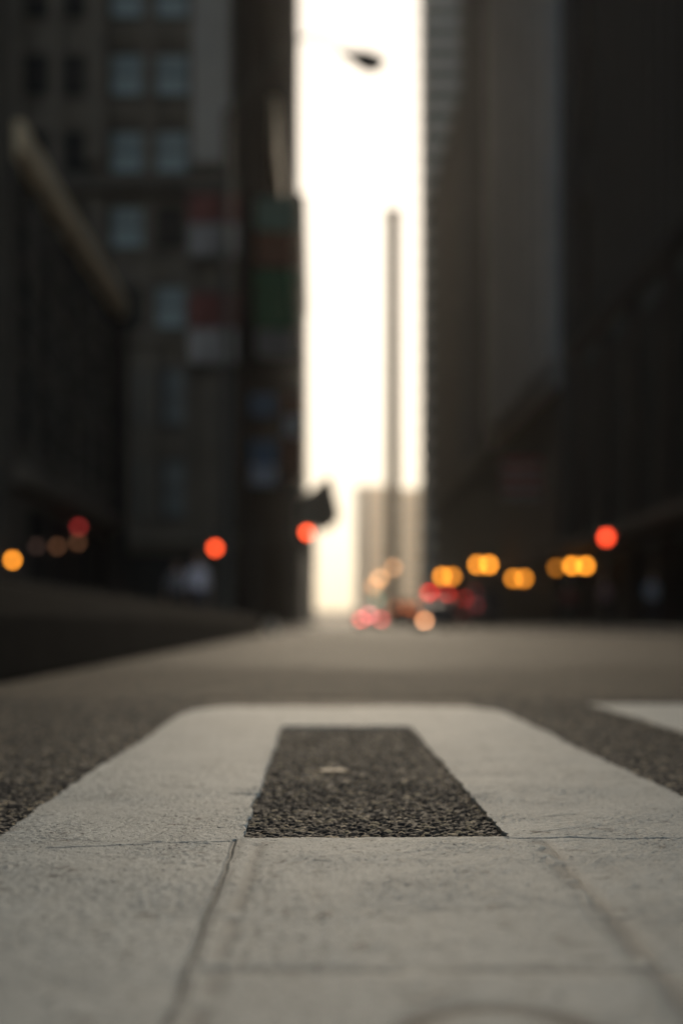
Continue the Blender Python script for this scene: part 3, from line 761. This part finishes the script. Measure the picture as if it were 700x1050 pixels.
# ================================================================== VEHICLES
tyre_m = pbr('tyre rubber', (.02,.02,.02), .8); rim_m = pbr('rim metal', (.35,.35,.35), .35, metal=.8); car_glass = pbr('car glass', (.02,.022,.025), .08, spec=.7)
def vehicle(name, label, cat, x, D, paint, dims, roofline, lights, facing=0):
    """x is the centre line, D the rear bumper. roofline: side profile [(y from rear, z)], y forward"""
    W, L_, Hh = dims
    t = empty(name, (x, D, 0), label, cat, rz=facing)
    b = MB()
    # body lofted from side profile, tumblehome towards the roof
    prof = roofline; n = len(prof); cross = ((-1.0, 0), (-.94, 1), (.94, 1), (1.0, 0))
    rows = []
    zb = .28
    belt = Hh*.58
    def wid(z): return W/2*(1 if z < belt else 1 - .16*(z - belt)/(Hh - belt))
    for (y, z) in prof:
        row = []
        for s_ in (-1, 1):
            pass
        w1, wb = wid(z), wid(belt if z > belt else z*.5 + zb*.5)
        row = [b.bm.verts.new((-W/2*.95, y, zb)), b.bm.verts.new((-wb, y, min(z, belt)*.98)), b.bm.verts.new((-w1*.97, y, z)),
               b.bm.verts.new((w1*.97, y, z)), b.bm.verts.new((wb, y, min(z, belt)*.98)), b.bm.verts.new((W/2*.95, y, zb))]
        rows.append(row)
    for r0, r1 in zip(rows, rows[1:]):
        for k in range(6): b.bm.faces.new((r0[k], r0[(k+1) % 6], r1[(k+1) % 6], r1[k]))
    b.bm.faces.new(rows[0]); b.bm.faces.new(rows[-1][::-1])
    body = b.build('body', paint, t, bevel=.05)
    def strip(i, j, nm):                                 # glass standing just proud of a profile segment
        (y0, z0), (y1, z1) = prof[i], prof[j]
        dy, dz = y1 - y0, z1 - z0; l = math.hypot(dy, dz); ny, nz = -dz/l, dy/l
        q = MB(); V = []
        for o_ in (-.02, .012):
            for u in (.14, .88):
                for s_ in (-.8, .8):
                    y, z = y0 + dy*u + ny*o_, z0 + dz*u + nz*o_
                    V.append(q.bm.verts.new((s_*wid(z), y, z)))
        for f in ((0,1,3,2),(4,6,7,5),(0,4,5,1),(2,3,7,6),(0,2,6,4),(1,5,7,3)): q.bm.faces.new([V[k] for k in f])
        q.build(nm, car_glass, t)
    segs = lights['glass']
    strip(*segs[0], 'rear_window'); strip(*segs[1], 'windscreen')
    for s_ in (-1, 1):
        q = MB(); z0, z1 = belt*1.04, Hh*.93; ya, yb, yc, yd = lights['side']
        V = []
        for o_ in (-.03, .012):
            for (y, z) in ((ya, z0), (yd, z0), (yc, z1), (yb, z1)): V.append(q.bm.verts.new((s_*(wid(z) + o_), y, z)))
        for f in ((0,1,2,3),(4,7,6,5),(0,4,5,1),(1,5,6,2),(2,6,7,3),(3,7,4,0)): q.bm.faces.new([V[k] for k in f])
        q.build('side_window', car_glass, t)
        for yw in (L_*.19, L_*.81):
            r = lights.get('wheel', .33)
            w_ = MB().tube([(s_*(W/2 - .2), yw, r), (s_*(W/2 - .18), yw, r), (s_*(W/2 + .0), yw, r), (s_*(W/2 + .02), yw, r)], [r*.94, r, r, r*.94], 24).build('wheel', tyre_m, t, smooth=False)
            MB().tube([(s_*(W/2 + .0), yw, r), (s_*(W/2 + .028), yw, r)], [r*.66, r*.6], 18).build('rim', rim_m, w_)
        MB().ell((s_*(W/2 + .09), L_*.62, belt*1.08), (.10, .06, .07), 10, 8).build('wing_mirror', paint, t, smooth=True)
    for (xx, zz, sz, m_) in lights['rear']:
        MB().box(xx - sz[0]/2, xx + sz[0]/2, -.07, .12, zz - sz[1]/2, zz + sz[1]/2).build('tail_light', m_, t, bevel=.02)
    for s_ in (-1, 1):
        MB().box(s_*W*.36 - .16, s_*W*.36 + .16, L_ - .12, L_ + .03, .62, .78).build('headlight', pbr('headlight glass', (.5,.5,.48), .15), t, bevel=.03)
    MB().box(-W*.49, W*.49, -.09, .02, .22, .33).build('bumper', steel, t, bevel=.04)
    return t
car_prof = [(0, .5), (.02, .86), (.12, .98), (.55, 1.02), (1.15, 1.40), (1.9, 1.45), (2.55, 1.40), (3.25, 1.0), (4.2, .86), (4.42, .68), (4.45, .45)]
van_prof = [(0, .5), (.01, 1.0), (.04, 1.25), (.16, 2.05), (.3, 2.12), (2.4, 2.14), (3.6, 2.08), (4.35, 1.35), (5.0, 1.12), (5.12, .85), (5.14, .45)]
tail = lambda nm, c, w=.3: glow(nm, c, 4.0)
D = 102
xc = PX(380, D)
vehicle('car', 'car braking in the middle of the road far ahead, pinkish red lights', 'car', xc, D, pbr('grey paint', (.10,.10,.105), .5), (1.8, 4.45, 1.45), car_prof,
    {'glass': ((3, 4), (6, 7)), 'side': (.8, 1.3, 2.5, 3.1), 'rear': [(-.70, .60, (.32, .17), tail('left tail lamp', (.42,.055,.045))), (.72, .60, (.32, .17), tail('right tail lamp', (.32,.045,.04))), (-.14, .92, (.34, .13), tail('high brake lamp', (.50,.17,.15)))]})
D = 112
vehicle('van', 'tall dark van ahead of the braking car with two dull orange lamps', 'van', PX(416, D), D, pbr('dark van paint', (.05,.05,.05), .4), (1.9, 5.14, 2.14), van_prof,
    {'glass': ((2, 3), (6, 7)), 'side': (1.2, 1.4, 3.4, 4.0), 'wheel': .36, 'rear': [(-.78, 1.62, (.18, .34), tail('orange lamp', (.085,.026,.010))), (.62, 1.45, (.18, .34), tail('orange lamp low', (.12,.032,.010))), (.02, 1.62, (.2, .2), tail('orange lamp middle', (.13,.035,.012)))]})
D = 92
vehicle('van', 'dark van at the right kerb with two red lamps high on its back', 'van', PX(449, D), D, pbr('maroon van paint', (.04,.015,.015), .4), (1.9, 5.14, 2.3), [(y, z*1.12 if z > 1 else z) for y, z in van_prof],
    {'glass': ((2, 3), (6, 7)), 'side': (1.2, 1.4, 3.4, 4.0), 'wheel': .36, 'rear': [(-.58, 2.30, (.24, .24), tail('red lamp', (.36,.012,.006))), (.58, 2.24, (.24, .24), tail('dimmer red lamp', (.17,.008,.005)))]})
D = 79
vehicle('van', 'unlit van nearest on the right, only faint dark red lamps on its back', 'van', PX(496, D), D, pbr('black van paint', (.02,.02,.022), .35), (1.9, 5.14, 2.14), van_prof,
    {'glass': ((2, 3), (6, 7)), 'side': (1.2, 1.4, 3.4, 4.0), 'wheel': .36, 'rear': [(-.50, 2.1, (.2, .14), tail('faint red lamp', (.016,.003,.003))), (-.42, 1.30, (.18, .3), tail('faint red low lamp', (.022,.004,.004)))]})
D = 74
vehicle('car', 'dark low car on the right with one tan lamp lit near the ground', 'car', PX(447, D), D, pbr('dark blue paint', (.015,.018,.03), .3), (1.8, 4.45, 1.45), car_prof,
    {'glass': ((3, 4), (6, 7)), 'side': (.8, 1.3, 2.5, 3.1), 'rear': [(PX(437, D) - PX(447, D) - .1, .44, (.24, .2), tail('tan lamp', (.38,.17,.08))), (.68, .66, (.3, .17), off_r)]})

# ================================================================== PEOPLE
skin_m = pbr('skin', (.42,.26,.19), .55)
hair_m = pbr('hair', (.03,.02,.015), .6)
def person(label, px, D, top, trousers, rz=0, base=.13, seed=0, x=None):
    """one skinned figure walking; built facing -y"""
    V = []; E = []; R = []
    def v(p, r, par=None):
        V.append(p); R.append(r)
        if par is not None: E.append((par, len(V) - 1))
        return len(V) - 1
    pel = v((0, 0, .95), (.155, .115)); sp = v((0, .01, 1.10), (.14, .105), pel); ch = v((0, .01, 1.30), (.175, .12), sp)
    ns = v((0, .0, 1.45), (.075, .07), ch); nk = v((0, -.015, 1.53), (.055, .058), ns)
    hd0 = v((0, -.03, 1.60), (.072, .085), nk); hd1 = v((0, -.03, 1.69), (.080, .10), hd0); hd2 = v((0, -.015, 1.755), (.055, .07), hd1)
    nose = v((0, -.135, 1.665), (.012, .016), hd1)
    for s_ in (-1, 1): v((s_*.085, -.02, 1.67), (.012, .022), hd1)
    for s_ in (-1, 1):
        ph = s_*.20
        hp = v((s_*.095, 0, .90), (.10, .10), pel)
        kn = v((s_*.105, -ph*.75 - .03, .50), (.062, .066), hp)
        an = v((s_*.105, -ph*1.2 + (.05 if ph < 0 else 0), .10), (.042, .046), kn)
        he = v((s_*.105, -ph*1.2 + (.05 if ph < 0 else 0) + .03, .05), (.04, .04), an)
        to = v((s_*.115, -ph*1.2 - .15, .035), (.045, .032), he)
        sh = v((s_*.185, .01, 1.41), (.065, .062), ns)
        el = v((s_*.245, ph*.55 + .04, 1.13), (.043, .044), sh)
        wr = v((s_*.255, ph*1.1 - .05, .90), (.028, .030), el)
        pm = v((s_*.255, ph*1.2 - .07, .83), (.024, .038), wr)
        for f in range(4):
            a = v((s_*.256, ph*1.2 - .105 + .022*f, .775 + .006*abs(f - 1.5)), (.0095, .0095), pm)
            v((s_*.245, ph*1.2 - .11 + .022*f, .735 + .008*abs(f - 1.5)), (.008, .008), a)
        th = v((s_*.245, ph*1.2 - .125, .83), (.011, .011), pm); v((s_*.238, ph*1.2 - .135, .79), (.009, .009), th)
    me = bpy.data.meshes.new('person'); me.from_pydata([Vector(p) for p in V], E, [])
    o = bpy.data.objects.new('person', me); COL.objects.link(o)
    sk = o.modifiers.new('skin', 'SKIN'); o.modifiers.new('sub', 'SUBSURF').levels = 1
    for i, d in enumerate(me.skin_vertices[0].data): d.radius = R[i]; d.use_root = (i == 0)
    dg = bpy.context.evaluated_depsgraph_get()
    nm = bpy.data.meshes.new_from_object(o.evaluated_get(dg))
    o.modifiers.clear(); o.data = nm; bpy.data.meshes.remove(me)
    nm.materials.clear()
    for m_ in (skin_m, top, trousers, tyre_m): nm.materials.append(m_)
    for p in nm.polygons:
        c = p.center; p.use_smooth = True
        p.material_index = 0
        if c.z < .09: p.material_index = 3
        elif abs(c.x) > .2 and c.z < .90: p.material_index = 0
        elif c.z < .98: p.material_index = 2
        elif c.z < 1.49: p.material_index = 1
    h = MB(); h.ell((0, .0, 1.72), (.095, .118, .092), 14, 10, lambda d: Vector((d.x, d.y if d.y > -.55 else -.55, max(d.z, -.55 if d.y > 0 else .05))))
    h.build('hair', hair_m, o, smooth=True)
    o.location = (PX(px, D) if x is None else x, D, base); o.rotation_euler.z = rz
    tag(o, label, 'person', 'people walking on the pavements')
    return o
shirt = lambda n, c: pbr(n, c, .85)
person('person in a pale shirt walking on the left pavement behind the low barrier', 203, 34, shirt('pale shirt', (.62,.62,.72)), shirt('dark jeans', (.03,.035,.05)), .15)
person('person in grey clothes on the left pavement beside the one in the pale shirt', 182, 37, shirt('grey shirt', (.20,.20,.22)), shirt('black trousers', (.02,.02,.02)), 3.0)
person('person in a pale blue top on the right pavement, farthest right', 668, 47, shirt('pale blue top', (.35,.42,.52)), shirt('navy trousers', (.02,.025,.04)), .2)
person('person in a dusty pink top on the right pavement', 620, 51, shirt('dusty pink top', (.30,.19,.20)), shirt('dark trousers', (.025,.025,.025)), 3.3)
person('person in a dark red coat stepping along the right kerb', 583, 57, shirt('dark red coat', (.20,.04,.04)), shirt('charcoal trousers', (.03,.03,.03)), -.2)

# ================================================================== AIR, LIGHT, CAMERA
HAZE = 0.00013
if HAZE > 0:
    hz = MB().box(-1550, 1550, -450, 4200, -1.6, 260)
    m = bpy.data.materials.new('haze air'); m.use_nodes = True; nt = m.node_tree
    nt.nodes.remove(nt.nodes['Principled BSDF'])
    pv = nt.nodes.new('ShaderNodeVolumePrincipled'); pv.inputs['Color'].default_value = (.95, .93, .9, 1); pv.inputs['Density'].default_value = HAZE; pv.inputs['Anisotropy'].default_value = .6
    nt.links.new(pv.outputs['Volume'], nt.nodes['Material Output'].inputs['Volume'])
    hz.build('haze', m)['kind'] = 'stuff'

SKYSAT, SKYGAM = 1.05, .40
EL = math.radians(19)
w = bpy.data.worlds.new('World'); S.world = w; w.use_nodes = True
nt = w.node_tree; sky = nt.nodes.new('ShaderNodeTexSky'); sky.sky_type = 'NISHITA'; sky.sun_disc = False
sky.sun_elevation = EL; sky.sun_rotation = math.radians(1.5); sky.air_density = 1.2; sky.dust_density = 2.5; sky.ozone_density = 1.0
hs = nt.nodes.new('ShaderNodeHueSaturation'); hs.inputs['Saturation'].default_value = SKYSAT
gm = nt.nodes.new('ShaderNodeGamma'); gm.inputs['Gamma'].default_value = SKYGAM; nt.links.new(sky.outputs['Color'], gm.inputs['Color']); nt.links.new(gm.outputs['Color'], hs.inputs['Color'])
wt = nt.nodes.new('ShaderNodeMix'); wt.data_type = 'RGBA'; wt.blend_type = 'MULTIPLY'; wt.inputs[0].default_value = 1; wt.inputs[7].default_value = (.98, .955, .95, 1)
nt.links.new(hs.outputs['Color'], wt.inputs[6]); nt.links.new(wt.outputs[2], nt.nodes['Background'].inputs['Color']); nt.nodes['Background'].inputs['Strength'].default_value = .15
sl = bpy.data.lights.new('sun', 'SUN'); sl.energy = 1.08; sl.angle = math.radians(10); sl.color = (1, .83, .62)
so = bpy.data.objects.new('sun', sl); COL.objects.link(so); so.rotation_euler = (-(math.pi/2 - EL), 0, -math.radians(1.5)); so.location = (0, 0, 60)

cd = bpy.data.cameras.new('camera'); co = bpy.data.objects.new('camera', cd); COL.objects.link(co); S.camera = co
co.location = (0, 0, H + .0095); co.rotation_euler = (math.pi/2, 0, 0)
cd.lens = 50; cd.sensor_width = 36; cd.sensor_fit = 'AUTO'
cd.shift_y = (VY - 525)/1050; cd.shift_x = (350 - VX)/1050
cd.clip_start = .02; cd.clip_end = 9000
cd.dof.use_dof = True; cd.dof.focus_distance = 1.70; cd.dof.aperture_fstop = 2.0; cd.dof.aperture_blades = 0

S.view_settings.view_transform = 'Standard'; S.view_settings.look = 'None'; S.view_settings.gamma = 1; S.view_settings.exposure = EXPO
S.view_settings.use_curve_mapping = False
S.render.engine = 'CYCLES'; S.cycles.use_denoising = True; S.cycles.max_bounces = 6; S.cycles.volume_bounces = 0
try: S.cycles.denoiser = 'OPENIMAGEDENOISE'
except Exception: pass
S.cycles.use_adaptive_sampling = False
